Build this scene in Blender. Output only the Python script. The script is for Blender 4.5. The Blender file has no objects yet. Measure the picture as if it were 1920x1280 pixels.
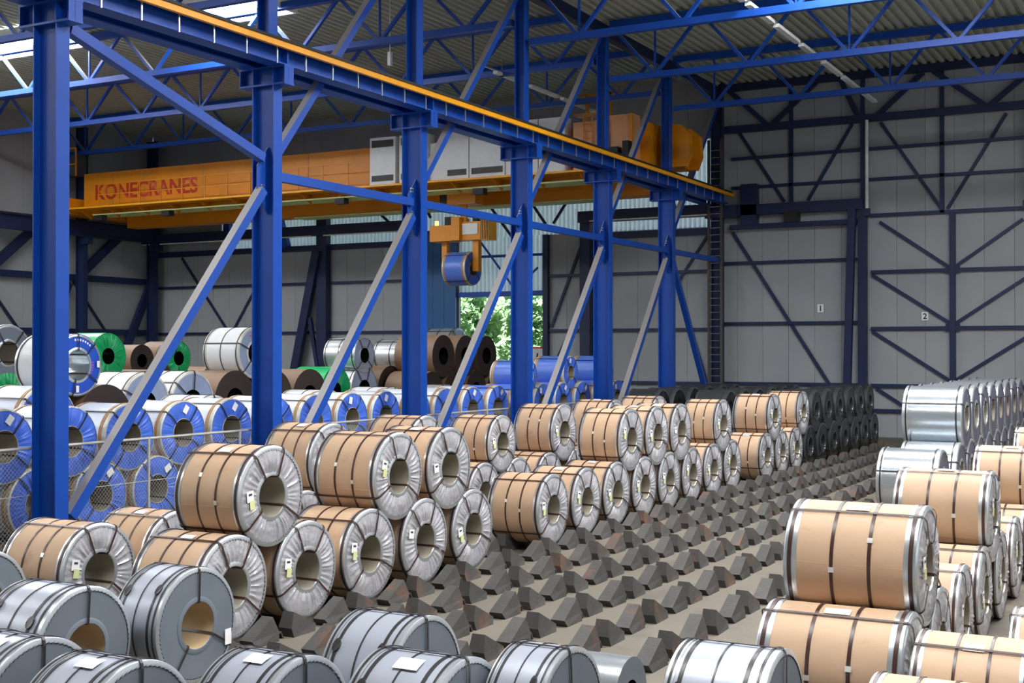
import bpy, math, random
from mathutils import Vector, Matrix
sc = bpy.context.scene
C = sc.collection
PI = math.pi

# ---------------------------------------------------------------- camera, sky, sun, exposure
cam_d = bpy.data.cameras.new('camera')
cam = bpy.data.objects.new('camera', cam_d)
C.objects.link(cam)
cam.location = (0, 0, 3.5)
cam.rotation_euler = (math.radians(90.435), 0, math.radians(28.466))
cam_d.sensor_width = 36
cam_d.lens = 2370 / 1920 * 36
cam_d.clip_end = 400
sc.camera = cam

world = bpy.data.worlds.new('sky')
sc.world = world
world.use_nodes = True
wn = world.node_tree.nodes
wbg = wn['Background']
wsky = wn.new('ShaderNodeTexSky')
wsky.sky_type = 'HOSEK_WILKIE'
wsky.sun_direction = (0.16, -0.44, 0.88)
wsky.turbidity = 4
world.node_tree.links.new(wsky.outputs[0], wbg.inputs[0])
wbg.inputs[1].default_value = 7.0

sun_d = bpy.data.lights.new('sun', 'SUN')
sun_d.energy = 30.0
sun_d.angle = 0.02
sun = bpy.data.objects.new('sun', sun_d)
C.objects.link(sun)
sun.rotation_euler = (math.radians(28), 0, math.radians(20))

SKYLIGHT = 46.0        # radiance of the translucent roof lights
SIDE_GLOW = 1.5        # radiance of the unseen glow band added to the right-hand wall

vs = sc.view_settings
vs.view_transform = 'Standard'
vs.look = 'None'
vs.exposure = -0.28
vs.gamma = 1.0
vs.use_curve_mapping = False

# ---------------------------------------------------------------- materials
def srgb(r, g, b):
    f = lambda v: (v / 12.92) if v <= 0.04045 else ((v + 0.055) / 1.055) ** 2.4
    return tuple(f(v / 255) for v in (r, g, b)) + (1,)

def mat(name, col, rough=.5, metal=0., var=.12, scale=3., bump=0., bscale=30., rand=.0, spec=.5,
        stretch=(1, 1, 1), dust=None, stain=None, coat=0., trans=0.):
    m = bpy.data.materials.new(name)
    m.use_nodes = True
    nt = m.node_tree
    N = nt.nodes
    Lk = nt.links.new
    b = N['Principled BSDF']
    b.inputs['Roughness'].default_value = rough
    b.inputs['Metallic'].default_value = metal
    b.inputs['Specular IOR Level'].default_value = spec
    b.inputs['Coat Weight'].default_value = coat
    b.inputs['Transmission Weight'].default_value = trans
    tc = N.new('ShaderNodeTexCoord')
    mp = N.new('ShaderNodeMapping')
    mp.inputs['Scale'].default_value = stretch
    oi = N.new('ShaderNodeObjectInfo')
    add = N.new('ShaderNodeVectorMath')
    add.operation = 'MULTIPLY_ADD'
    comb = N.new('ShaderNodeCombineXYZ')
    for i in range(3):
        Lk(oi.outputs['Random'], comb.inputs[i])
    Lk(comb.outputs[0], add.inputs[0])
    add.inputs[1].default_value = (17, 31, 53)
    Lk(tc.outputs['Object'], mp.inputs[0])
    Lk(mp.outputs[0], add.inputs[2])
    nz = N.new('ShaderNodeTexNoise')
    nz.inputs['Scale'].default_value = scale
    nz.inputs['Detail'].default_value = 5
    Lk(add.outputs[0], nz.inputs['Vector'])
    mr = N.new('ShaderNodeMapRange')
    mr.inputs['From Min'].default_value = .3
    mr.inputs['From Max'].default_value = .7
    mr.inputs['To Min'].default_value = 1 - var
    mr.inputs['To Max'].default_value = 1 + var
    Lk(nz.outputs['Fac'], mr.inputs['Value'])
    rr = N.new('ShaderNodeMapRange')
    rr.inputs['To Min'].default_value = 1 - rand
    rr.inputs['To Max'].default_value = 1 + rand
    Lk(oi.outputs['Random'], rr.inputs['Value'])
    mu = N.new('ShaderNodeMath')
    mu.operation = 'MULTIPLY'
    Lk(mr.outputs[0], mu.inputs[0])
    Lk(rr.outputs[0], mu.inputs[1])
    sclr = N.new('ShaderNodeVectorMath')
    sclr.operation = 'SCALE'
    sclr.inputs[0].default_value = col[:3]
    Lk(mu.outputs[0], sclr.inputs['Scale'])
    out = sclr.outputs[0]
    if stain:
        n2 = N.new('ShaderNodeTexNoise')
        n2.inputs['Scale'].default_value = stain[1]
        n2.inputs['Detail'].default_value = 8
        n2.inputs['Roughness'].default_value = .65
        Lk(add.outputs[0], n2.inputs['Vector'])
        m2 = N.new('ShaderNodeMapRange')
        m2.inputs['From Min'].default_value = stain[2]
        m2.inputs['From Max'].default_value = stain[2] + .12
        m2.inputs['To Max'].default_value = stain[3]
        Lk(n2.outputs['Fac'], m2.inputs['Value'])
        mx = N.new('ShaderNodeMix')
        mx.data_type = 'RGBA'
        Lk(m2.outputs[0], mx.inputs['Factor'])
        Lk(out, mx.inputs[6])
        mx.inputs[7].default_value = stain[0]
        out = mx.outputs[2]
    if dust:                       # settled dust: lies on faces that look up
        ge = N.new('ShaderNodeNewGeometry')
        sx = N.new('ShaderNodeSeparateXYZ')
        Lk(ge.outputs['True Normal'], sx.inputs[0])
        m3 = N.new('ShaderNodeMapRange')
        m3.inputs['From Min'].default_value = .25
        m3.inputs['From Max'].default_value = .4
        m3.inputs['To Max'].default_value = .92
        Lk(sx.outputs['Z'], m3.inputs['Value'])
        mx = N.new('ShaderNodeMix')
        mx.data_type = 'RGBA'
        Lk(m3.outputs[0], mx.inputs['Factor'])
        Lk(out, mx.inputs[6])
        mx.inputs[7].default_value = dust
        out = mx.outputs[2]
    Lk(out, b.inputs['Base Color'])
    if bump:
        n3 = N.new('ShaderNodeTexNoise')
        n3.inputs['Scale'].default_value = bscale
        n3.inputs['Detail'].default_value = 4
        Lk(add.outputs[0], n3.inputs['Vector'])
        bp = N.new('ShaderNodeBump')
        bp.inputs['Strength'].default_value = bump
        bp.inputs['Distance'].default_value = .02
        Lk(n3.outputs['Fac'], bp.inputs['Height'])
        Lk(bp.outputs[0], b.inputs['Normal'])
    return m

def emis(name, col, strength):
    m = bpy.data.materials.new(name)
    m.use_nodes = True
    nt = m.node_tree
    e = nt.nodes.new('ShaderNodeEmission')
    e.inputs[0].default_value = col
    e.inputs[1].default_value = strength
    nt.links.new(e.outputs[0], nt.nodes['Material Output'].inputs[0])
    return m

def translucent(name, col, k):
    m = bpy.data.materials.new(name)
    m.use_nodes = True
    nt = m.node_tree
    d = nt.nodes.new('ShaderNodeBsdfDiffuse')
    t = nt.nodes.new('ShaderNodeBsdfTranslucent')
    x = nt.nodes.new('ShaderNodeMixShader')
    d.inputs[0].default_value = col
    t.inputs[0].default_value = col
    x.inputs[0].default_value = k
    nt.links.new(d.outputs[0], x.inputs[1])
    nt.links.new(t.outputs[0], x.inputs[2])
    nt.links.new(x.outputs[0], nt.nodes['Material Output'].inputs[0])
    return m

DUST = srgb(160, 155, 147)
M = {}
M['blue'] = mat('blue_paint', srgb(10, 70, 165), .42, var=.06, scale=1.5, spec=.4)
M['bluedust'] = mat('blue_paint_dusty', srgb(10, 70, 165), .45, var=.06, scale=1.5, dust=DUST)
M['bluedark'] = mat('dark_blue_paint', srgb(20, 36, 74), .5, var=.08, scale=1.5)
M['yellow'] = mat('yellow_paint', srgb(240, 165, 12), .4, var=.06)
M['orange'] = mat('orange_paint', srgb(224, 142, 6), .42, var=.08, scale=.8)
M['litorange'] = mat('sunlit_orange_colour', srgb(226, 164, 112), .45, var=.08)  # orange paint made paler, with the sunlight put into its colour
M['lightstrip'] = mat('painted_light_strip', srgb(214, 226, 150), .5)  # strip of light under the crane girders, held in the colour
M['wall'] = mat('grey_wall_panel', srgb(157, 162, 164), .55, var=.05, scale=.4, rand=.02)
M['wallgap'] = mat('wall_backing', srgb(110, 110, 110), .8)
M['corr'] = translucent('translucent_cladding', srgb(214, 222, 228), .5)
M['deck'] = mat('roof_deck', srgb(176, 180, 166), .6, var=.06)
M['concrete'] = mat('concrete_floor', srgb(104, 97, 85), .75, var=.14, scale=.35, bump=.15, bscale=8,
                    stain=(srgb(82, 77, 71), .9, .52, .6))
M['apron'] = mat('outdoor_ground', srgb(140, 140, 120), .9, var=.2, scale=.5)
M['white'] = mat('white_paint', srgb(228, 230, 230), .45, var=.04)
M['vent'] = mat('dark_vent', srgb(70, 70, 70), .6)
M['black'] = mat('black_rubber', srgb(28, 28, 30), .6)
M['steelgrey'] = mat('galvanised_steel', srgb(190, 195, 198), .35, .85, var=.1, scale=8)
M['fence'] = mat('fence_wire', srgb(188, 188, 180), .5, .2)
M['red'] = mat('red_paint', srgb(190, 50, 24), .5, var=.25, scale=1.2, stain=(srgb(226, 128, 96), 1.3, .55, .8))
M['paper'] = mat('label_paper', srgb(238, 238, 236), .7, var=.04)
M['print'] = mat('label_print', srgb(50, 50, 54), .7)
M['redprint'] = mat('red_print', srgb(200, 40, 46), .6)
M['magenta'] = mat('magenta_print', srgb(190, 70, 190), .6)
M['tag'] = mat('yellow_tag', srgb(218, 220, 158), .6)
M['chock'] = mat('chock_iron', srgb(68, 66, 63), .7, var=.16, scale=4, bump=.25, bscale=25, rand=.16,
                 stain=(srgb(112, 74, 54), 1.6, .57, .8))
M['kraft'] = mat('kraft_paper', srgb(190, 159, 130), .62, var=.05, scale=2, bump=.12, bscale=9, rand=.05,
                 stain=(srgb(140, 104, 76), 2.2, .60, .45))
M['strap'] = mat('strapping', srgb(62, 40, 34), .35, var=.1)
M['strapblk'] = mat('black_strapping', srgb(44, 42, 44), .35, var=.1)
M['seal'] = mat('strap_seal', srgb(222, 220, 212), .35, .4)
M['ring'] = mat('edge_ring_steel', srgb(206, 212, 216), .3, .75, var=.06, scale=6)
M['film'] = mat('crinkled_film', srgb(184, 183, 188), .26, .25, var=.08, scale=7, bump=.8, bscale=11, rand=.05)
M['bore'] = mat('bore_steel', srgb(152, 144, 128), .5, .1, var=.08)
M['boretan'] = mat('bore_card', srgb(172, 148, 112), .6, var=.08)
M['greywrap'] = mat('grey_steel_wrap', srgb(166, 172, 184), .38, .35, var=.03, scale=1.2, bump=.04, bscale=3, rand=.05)
M['greyplate'] = mat('grey_end_plate', srgb(112, 121, 131), .45, .15, var=.04, rand=.05)
M['greyring'] = mat('grey_edge_ring', srgb(182, 188, 194), .33, .6, var=.05)
M['blueface'] = mat('blue_film', srgb(72, 112, 214), .35, var=.08, scale=6, bump=.3, bscale=12)
M['bluewrap'] = mat('blue_plastic_wrap', srgb(84, 124, 218), .3, var=.06, bump=.1, bscale=5)
M['glarewrap'] = mat('pale_blue_wrap', srgb(224, 232, 246), .35, var=.03, bump=.05, bscale=5)  # blue wrap blown out by skylight; the glare is in this colour
M['tanband'] = mat('tan_edge_band', srgb(186, 140, 92), .45, var=.1)
M['paleband'] = mat('pale_edge_ring', srgb(206, 206, 196), .4, .2)
M['bluecover'] = mat('printed_blue_cover', srgb(28, 78, 190), .35, var=.05)
M['galv'] = mat('galvanised_wrap', srgb(206, 214, 220), .24, .8, var=.05, scale=1.5, bump=.06, bscale=3, rand=.04)
M['galvplate'] = mat('galvanised_end', srgb(128, 124, 148), .35, .5, var=.15, scale=4)
M['silver'] = mat('silver_wrap', srgb(214, 218, 222), .25, .6, var=.05, bump=.05, bscale=3)
M['whitewrap'] = mat('white_wrap', srgb(232, 234, 236), .35, .0, var=.03, bump=.04, bscale=3)
M['bluegrey'] = mat('blue_grey_plate', srgb(150, 164, 190), .4, .1, var=.08)
M['darkwrap'] = mat('dark_steel_wrap', srgb(66, 70, 72), .3, .55, var=.1, rand=.12)
M['darkplate'] = mat('dark_steel_end', srgb(34, 38, 38), .25, .6, var=.3, scale=6)
M['darkring'] = mat('dark_edge_ring', srgb(110, 116, 118), .28, .8)
M['brownwrap'] = mat('brown_coil_side', srgb(136, 108, 84), .6, var=.1, rand=.12)
M['brownface'] = mat('brown_coil_edge', srgb(52, 38, 30), .55, .1, var=.12, scale=5)
M['greenwrap'] = mat('green_film', srgb(20, 172, 100), .32, var=.08, bump=.2, bscale=6)
M['beigewrap'] = mat('beige_wrap', srgb(206, 204, 194), .4, var=.05)
M['glazing'] = emis('translucent_rooflight', (1.0, 1.0, 1.0, 1), SKYLIGHT)
M['sideglow'] = emis('added_side_glow', (.97, .98, 1.0, 1), SIDE_GLOW)
M['lamp'] = emis('beacon_lamp', (1, .45, .08, 1), 6)
M['tube'] = mat('light_fitting', srgb(224, 226, 222), .4)
M['teal'] = mat('teal_door_paint', srgb(28, 92, 148), .45, var=.05)
M['leaf'] = translucent('leaf_green', srgb(164, 196, 152), .45)
M['leaf2'] = translucent('leaf_light_green', srgb(186, 212, 172), .45)
M['bark'] = mat('bark', srgb(110, 96, 84), .9, var=.2)

# ---------------------------------------------------------------- mesh helpers
class MB:
    def __init__(s):
        s.v = []; s.f = []; s.m = []
    def add(s, vs_, fs, mi=0):
        o = len(s.v)
        s.v += [tuple(p) for p in vs_]
        s.f += [tuple(i + o for i in f) for f in fs]
        s.m += [mi] * len(fs)
        return s
    def box(s, x0, x1, y0, y1, z0, z1, mi=0):
        return s.add([(x0, y0, z0), (x1, y0, z0), (x1, y1, z0), (x0, y1, z0), (x0, y0, z1), (x1, y0, z1), (x1, y1, z1), (x0, y1, z1)],
                     [(0, 3, 2, 1), (4, 5, 6, 7), (0, 1, 5, 4), (1, 2, 6, 5), (2, 3, 7, 6), (3, 0, 4, 7)], mi)
    def bar(s, p, q, w, h, up=(0, 0, 1), mi=0, off=(0, 0)):
        p = Vector(p); q = Vector(q); d = (q - p).normalized(); u = Vector(up)
        sd = d.cross(u)
        if sd.length < 1e-4:
            sd = d.cross(Vector((1, 0, 0)))
        sd.normalize(); u = sd.cross(d).normalized()
        o = sd * off[0] + u * off[1]
        a = [p + o + sd * x + u * z for x, z in ((-w / 2, -h / 2), (w / 2, -h / 2), (w / 2, h / 2), (-w / 2, h / 2))]
        b = [x + (q - p) for x in a]
        return s.add(a + b, [(0, 1, 2, 3), (7, 6, 5, 4), (0, 4, 5, 1), (1, 5, 6, 2), (2, 6, 7, 3), (3, 7, 4, 0)], mi)
    def hbeam(s, p, q, B, H, tf, tw, up=(0, 0, 1), mi=0):
        s.bar(p, q, B, tf, up, mi, (0, H / 2 - tf / 2))
        s.bar(p, q, B, tf, up, mi, (0, -H / 2 + tf / 2))
        return s.bar(p, q, tw, H - 2 * tf, up, mi)
    def tube(s, p, q, r, n=8, mi=0):
        p = Vector(p); q = Vector(q); d = (q - p).normalized()
        a = d.orthogonal().normalized(); b = d.cross(a)
        ring = [(a * math.cos(2 * PI * i / n) + b * math.sin(2 * PI * i / n)) * r for i in range(n)]
        return s.add([p + x for x in ring] + [q + x for x in ring],
                     [(i, (i + 1) % n, n + (i + 1) % n, n + i) for i in range(n)] + [tuple(range(n))[::-1], tuple(range(n, 2 * n))], mi)
    def lathe(s, prof, n=64, closed=False, mi=0, axis='X', rmod=None):
        vs_ = []
        for i in range(n):
            a = 2 * PI * i / n
            for k, (x, r) in enumerate(prof):
                rr = r + (rmod(i, k) if rmod else 0)
                vs_.append((x, rr * math.cos(a), rr * math.sin(a)) if axis == 'X' else (rr * math.cos(a), rr * math.sin(a), x))
        k = len(prof)
        fs = []
        for i in range(n):
            j = (i + 1) % n
            for t in range(k if closed else k - 1):
                u = (t + 1) % k
                fs.append((i * k + t, j * k + t, j * k + u, i * k + u))
        return s.add(vs_, fs, mi)
    def prism(s, poly, x0, x1, mi=0, inset=0.):          # poly in (y, z), extruded along x
        n = len(poly)
        return s.add([(x0, y, z) for y, z in poly] + [(x1, y, z) for y, z in poly],
                     [tuple(range(n)), tuple(range(n, 2 * n))[::-1]] + [(i, n + i, n + (i + 1) % n, (i + 1) % n) for i in range(n)], mi)
    def mesh(s, name, mats, smooth=None):
        me = bpy.data.meshes.new(name)
        me.from_pydata(s.v, [], s.f)
        for m in (mats if isinstance(mats, (list, tuple)) else [mats]):
            me.materials.append(M[m])
        me.polygons.foreach_set('material_index', s.m)
        if smooth is not None:
            me.polygons.foreach_set('use_smooth', [True] * len(s.f))
            me.set_sharp_from_angle(angle=smooth)
        me.update()
        return me
    def build(s, name, mats, parent=None, smooth=None):
        return link(name, s.mesh(name, mats, smooth), parent)

def link(name, data, parent=None, loc=None, rot=None):
    o = bpy.data.objects.new(name, data)
    C.objects.link(o)
    if parent:
        o.parent = parent
    if loc:
        o.location = loc
    if rot:
        o.rotation_euler = rot
    return o

def tag(o, label, cat, group=None):
    o['label'] = label
    o['category'] = cat
    if group:
        o['group'] = group
    return o

def empty(name, loc, label=None, cat=None, group=None, rz=0.):
    o = bpy.data.objects.new(name, None)
    C.objects.link(o)
    o.location = loc
    o.rotation_euler = (0, 0, rz)
    o.empty_display_size = .1
    if label:
        tag(o, label, cat, group)
    return o

def struct(name, loc=(0, 0, 0)):
    o = bpy.data.objects.new(name, None)
    C.objects.link(o)
    o.location = loc
    o['kind'] = 'structure'
    return o

ORD = ['first', 'second', 'third', 'fourth', 'fifth', 'sixth', 'seventh', 'eighth', 'ninth', 'tenth', 'eleventh', 'twelfth',
       'thirteenth', 'fourteenth', 'fifteenth', 'sixteenth', 'seventeenth', 'eighteenth', 'nineteenth', 'twentieth',
       'twenty-first', 'twenty-second', 'twenty-third', 'twenty-fourth', 'twenty-fifth', 'twenty-sixth', 'twenty-seventh',
       'twenty-eighth', 'twenty-ninth', 'thirtieth']
for _t, _o in (('thirty', 'fortieth'), ('forty', 'fiftieth'), ('fifty', 'sixtieth')):
    ORD += ['%s-%s' % (_t, w_) for w_ in ORD[:9]] + [_o]
rnd = random.Random(7)

# ---------------------------------------------------------------- setting
YW = 52.4          # end wall
XL = -51.2         # side wall of the far bay
XR = 15.0
YF = -12.0
XC = -18.1         # line of columns between the two bays
PITCH = 6.0
COLY = [16.0 + PITCH * n for n in range(6)]
ZL, ZR = 15.4, 14.95     # roof decks

def floor_mesh():
    m = MB()
    m.box(XL, XR, YF, YW + .1, -.2, 0)
    o = m.build('floor', 'concrete')
    o['kind'] = 'structure'
floor_mesh()
g = MB().box(-110, 60, YW + .1, 130, -.25, -.05).build('ground', 'apron')
g['kind'] = 'structure'

# end wall: upright panels, girts, posts and bars
wb = struct('wall_back', (0, YW, 0))
def panels(x0, x1, z0, z1, par, w=1.13, y=0., along='X', name='panel'):
    n = max(1, round(abs(x1 - x0) / w))
    for i in range(n):
        a = x0 + (x1 - x0) * i / n
        b = x0 + (x1 - x0) * (i + 1) / n
        m = MB()
        if along == 'X':
            m.box(a + .006, b - .006, y, y + .1, z0, z1)
        else:
            m.box(y - .1, y, a + .006, b - .006, z0, z1)
        m.build(name, 'wall', par)
panels(XL, -31.3, 0, 8.9, wb)
panels(-26.7, -18.5, 0, 8.9, wb)
panels(-18.5, XR, 0, 15.2, wb)
panels(XL, -46.2, 8.9, 15.6, wb)
panels(-46.2, -18.5, 12.75, 15.6, wb)
MB().box(XL, -31.3, .11, .14, 0, 8.9).box(-26.7, XR, .11, .14, 0, 8.9).box(-18.5, XR, .11, .14, 8.9, 15.6).box(XL, -46.2, .11, .14, 8.9, 15.6).box(-46.2, -18.5, .11, .14, 12.75, 15.6).build('backing', 'wallgap', wb)

def corrugated(x0, x1, z0, z1, p=.22, dep=.1):
    m = MB()
    n = int(round((x1 - x0) / p))
    p = (x1 - x0) / n
    pr = []
    for i in range(n):
        a = x0 + i * p
        pr += [(a, 0), (a + p * .38, 0), (a + p * .5, dep), (a + p * .88, dep)]
    pr.append((x0 + n * p, 0))
    vs_ = [(x, y, z0) for x, y in pr] + [(x, y, z1) for x, y in pr]
    k = len(pr)
    m.add(vs_, [(i, i + 1, k + i + 1, k + i) for i in range(k - 1)])
    return m
corrugated(-46.2, -18.5, 8.9, 12.75).build('corrugated_sheet', 'corr', wb)
corrugated(-31.3, -26.7, 6.2, 8.9).build('corrugated_sheet', 'corr', wb)

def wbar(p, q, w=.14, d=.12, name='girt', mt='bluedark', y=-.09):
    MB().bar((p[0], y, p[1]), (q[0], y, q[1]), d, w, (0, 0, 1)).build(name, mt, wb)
H = .1
# nearer part of the end wall, right of the ladder column
wbar((-18, 13.0), (XR, 13.0), .3, .24, 'truss_chord', y=-.18)
wbar((-18, 14.8), (XR, 14.8), .3, .24, 'truss_chord', y=-.18)
for a in ([(-17.7, 14.7), (-16.0, 13.1)], [(-13.9, 14.7), (-15.8, 13.1)], [(-12.9, 14.7), (-12.2, 13.1)], [(-9.6, 14.65), (-11.4, 13.1)],
          [(-9.2, 14.65), (-7.25, 13.1)], [(-5.2, 14.6), (-7.1, 13.1)]):
    wbar(*a, .2, .14, 'diagonal_bar', y=-.16)
for a in ([(-17.25, 12.85), (-15.3, 9.8)], [(-12.45, 12.85), (-14.3, 9.8)], [(-11.3, 12.8), (-8.93, 9.15)], [(-6.5, 12.75), (-8.7, 9.15)],
          [(-17.56, 8.6), (-13.4, 2.1)], [(-11.35, 8.75), (-8.6, 6.8)], [(-11.65, 6.6), (-8.6, 4.6)], [(-11.65, 4.3), (-8.6, 2.3)],
          [(-5.9, 8.6), (-8.4, 6.85)], [(-5.7, 6.4), (-8.4, 4.6)], [(-5.7, 4.1), (-8.4, 2.35)], [(-11.5, 1.98), (-8.6, .1)]):
    wbar(*a, .13, .08, 'diagonal_bar', y=-.06)
for z in (11.75, 10.5):
    wbar((-17.6, z), (XR, z), .13, name='girt')
for x in (-15.0, -8.9, -3.0, 3.0):
    wbar((x, 14.7), (x, 9.5 if x < -14 else 9.0), .16, name='post')
wbar((-17.6, 9.5), (-11.95, 9.5), .44, .4, 'portal_beam', y=-.25)
wbar((-17.6, 8.8), (-12.2, 8.8), .2, .3, 'portal_beam', y=-.25)
wbar((-11.7, 9.03), (XR, 9.03), .14)
for z in (6.72, 4.42, 2.1, 1.08):
    wbar((-11.7, z), (XR, z), .14)
for z in (7.27, 4.68, 2.12):
    wbar((-18.3, z), (-12.2, z), .13)
for x in (-8.5, -2.6, 3.4):
    wbar((x, 9.0), (x, 0), .22, .2, 'post', 'bluedark', y=-.13)
for z in (6.72, 4.42, 2.1):
    for x in (-8.5,):
        MB().box(x - .28, x + .28, -.16, -.14, z - .13, z + .16).build('gusset_plate', 'bluedark', wb)
wbar((-12.0, 14.9), (-12.0, 9.3), .15, .2, 'post', 'bluedark', y=-.18)
wbar((-12.0, 9.3), (-12.0, 0), .34, .3, 'wall_column', 'bluedark', y=-.22)
wbar((-12.35, 9.3), (-12.62, 0), .3, .24, 'raking_post', 'bluedark', y=-.55)
wbar((-5.4, 15), (-5.4, 0), .34, .3, 'wall_column', 'bluedark', y=-.22)
MB().box(-15.2, -14.6, -.5, -.1, 8.9, 9.35).build('bracket_block', 'black', wb)
MB().box(-17.1, -16.4, -.45, -.05, 8.85, 10.6).build('end_stop_plate', 'bluedark', wb)
# far-bay part of the end wall
wbar((XL, 9.62), (-33.2, 9.62), .5, .45, 'wind_beam', 'bluedark', y=-.6)
wbar((-24.6, 9.55), (-18.2, 9.55), .5, .45, 'wind_beam', 'bluedark', y=-.6)
wbar((XL, 8.8), (-33.0, 8.8), .28, .2, 'girt', y=-.12)
wbar((-24.6, 8.7), (-18.2, 8.7), .28, .2, 'girt', y=-.12)
for z in (6.98, 4.45, 2.1):
    wbar((XL, z), (-33, z), .13)
    wbar((-26.7, z), (-18.4, z), .13)
wbar((-31.3, 6.2), (-26.7, 6.2), .24, .2, 'door_head', 'blue', y=-.06)
wbar((-31.3, 8.0), (-26.7, 8.0), .12, .1, 'girt', 'blue', y=-.06)
wbar((-26.55, 8.9), (-26.55, 0), .26, .26, 'door_post', 'bluedark', y=-.1)
wbar((-24.4, 9.8), (-24.4, 0), .5, .4, 'wall_column', 'bluedark', y=-.3)
wbar((-39.2, 13.5), (-39.2, 0), .62, .4, 'wall_column', 'bluedark', y=-.3)
wbar((-39.4, 8.6), (-41.4, 0), .45, .3, 'raking_post', 'bluedark', y=-.55)
wbar((-39.9, 5.2), (-38.9, 0), .2, .16, 'raking_post', 'bluedark', y=-.5)
wbar((-45.6, 12.8), (-45.6, 8.9), .4, .3, 'post', 'blue', y=-.2)
wbar((-42.8, 12.6), (-41.6, 8.9), .45, .3, 'diagonal_bar', 'blue', y=-.3)
for a in ([(-49.0, 8.6), (-44.6, 3.2)], [(-42.6, 8.6), (-47.4, 1.6)], [(-26.3, 4.6), (-24.7, 8.5)], [(-26.3, 2.6), (-24.7, 5.6)],
          [(-31.0, 12.2), (-28.0, 8.4)], [(-30.4, 8.9), (-27.0, 4.0)], [(-27.0, 7.2), (-29.6, 4.6)], [(-24.0, 12.5), (-26.2, 9.4)],
          [(-28.9, 12.6), (-26.6, 9.4)], [(-34.2, 12.6), (-32.9, 10.0)], [(-38.4, 12.4), (-35.2, 9.8)], [(-22.0, 12.6), (-20.2, 9.9)],
          [(-19.0, 12.0), (-20.0, 9.9)], [(-18.7, 8.5), (-20.1, 6.5)], [(-20.1, 6.6), (-18.7, 1.9)]):
    if a[0][0] == -30.4 or a[0][0] == -27.0:
        continue
    wbar(*a, .12, .08, 'diagonal_bar', 'bluedark', y=-.06)
wbar((-30.2, 8.85), (-28.3, 6.5), .09, .06, 'diagonal_bar', 'blue', y=-.06)
wbar((-27.0, 7.4), (-28.2, 6.4), .09, .06, 'diagonal_bar', 'blue', y=-.06)
for x0_, x1_ in ((XL, -39.6), (-38.8, -33.2), (-24.0, -18.4)):
    MB().box(x0_, x1_, -.86, -.8, 9.31, 9.37).build('painted_lit_edge', 'tube', wb)  # light on the beam's bottom flange, painted as a pale strip
# number boards on the wall
def text_mesh(name, body, size, mt, par, loc, center=False, off=0.):
    cu = bpy.data.curves.new(name, 'FONT')
    cu.body = body
    cu.size = size
    cu.align_x = 'CENTER' if center else 'LEFT'
    cu.extrude = .004
    cu.offset = off
    tmp = bpy.data.objects.new(name + '_tmp', cu)
    C.objects.link(tmp)
    me = bpy.data.meshes.new_from_object(tmp.evaluated_get(bpy.context.evaluated_depsgraph_get()))
    bpy.data.objects.remove(tmp)
    me.materials.clear()
    me.materials.append(M[mt])
    return link(name, me, par, loc, (PI / 2, 0, 0))
def number_board(x, z, ch, lab):
    r = empty('number_board', (x, YW - .03, z), lab, 'sign', 'numbered boards on the end wall')
    MB().box(-.13, .13, -.02, 0, -.17, .17).build('board', 'paper', r)
    text_mesh('numeral', ch, .32, 'print', r, (0, -.025, -.11), True, .008)
number_board(-13.78, 5.28, '1', 'white board reading one, on the end wall nearer the ladder')
number_board(-9.58, 4.9, '2', 'white board reading two, on the end wall beside the slim post')

# teal sliding door leaf beside the opening
dl = MB()
for i in range(4):
    dl.box(-33.9 + i * .65, -33.9 + i * .65 + .635, -.34, -.26, 0, 9.35)
o = dl.build('door_1', 'teal')
o.location = (0, YW, 0)
o['kind'] = 'structure'

# side wall of the far bay
wl = struct('wall_left', (XL, 0, 0))
panels(YF, YW, 0, 15.6, wl, w=2.2, y=0., along='Y')
MB().box(-.16, -.12, YF, YW, 0, 15.6).build('backing', 'wallgap', wl)
for z in (7.3, 4.5, 2.1):
    MB().bar((.2, YF, z), (.2, YW, z), .2, .32).build('girt', 'bluedark', wl)
for y0, y1 in ((46.6, 51.9), (41, 46.2)):
    MB().bar((.15, y0, 7.1), (.15, y1, 1.0), .1, .1).build('diagonal_bar', 'bluedark', wl)
    MB().bar((.35, y0 + .2, 7.4), (.35, y0 + 3.4, 10.0), .2, .45).build('diagonal_bar', 'bluedark', wl)
    MB().bar((.35, y1 - .1, 7.0), (.35, y0 + 2.2, 1.2), .2, .45).build('diagonal_bar', 'bluedark', wl)
# wall behind the camera and right-hand wall with an unseen glow band added for side light
wf = struct('wall_front', (0, YF, 0))
MB().box(XL, XR, -.1, 0, 0, 15.6).build('cladding', 'wall', wf)
wr = struct('wall_right', (XR, 0, 0))
MB().box(0, .1, YF, YW, 0, 4.2).box(0, .1, YF, YW, 11.2, 15.6).build('cladding', 'wall', wr)
w3 = struct('window_1', (XR, 0, 0))
for y in range(-12, 52, 4):
    MB().box(.02, .06, y + .08, y + 3.92, 4.2, 11.2).build('pane', 'sideglow', w3)  # unseen glow, added to light the coil ends from the side
fr = MB()
for y in range(-12, 53, 4):
    fr.box(-.02, .08, y - .08, y + .08, 4.2, 11.2)
fr.build('glow_band_bars', 'bluedark', wr)

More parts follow.
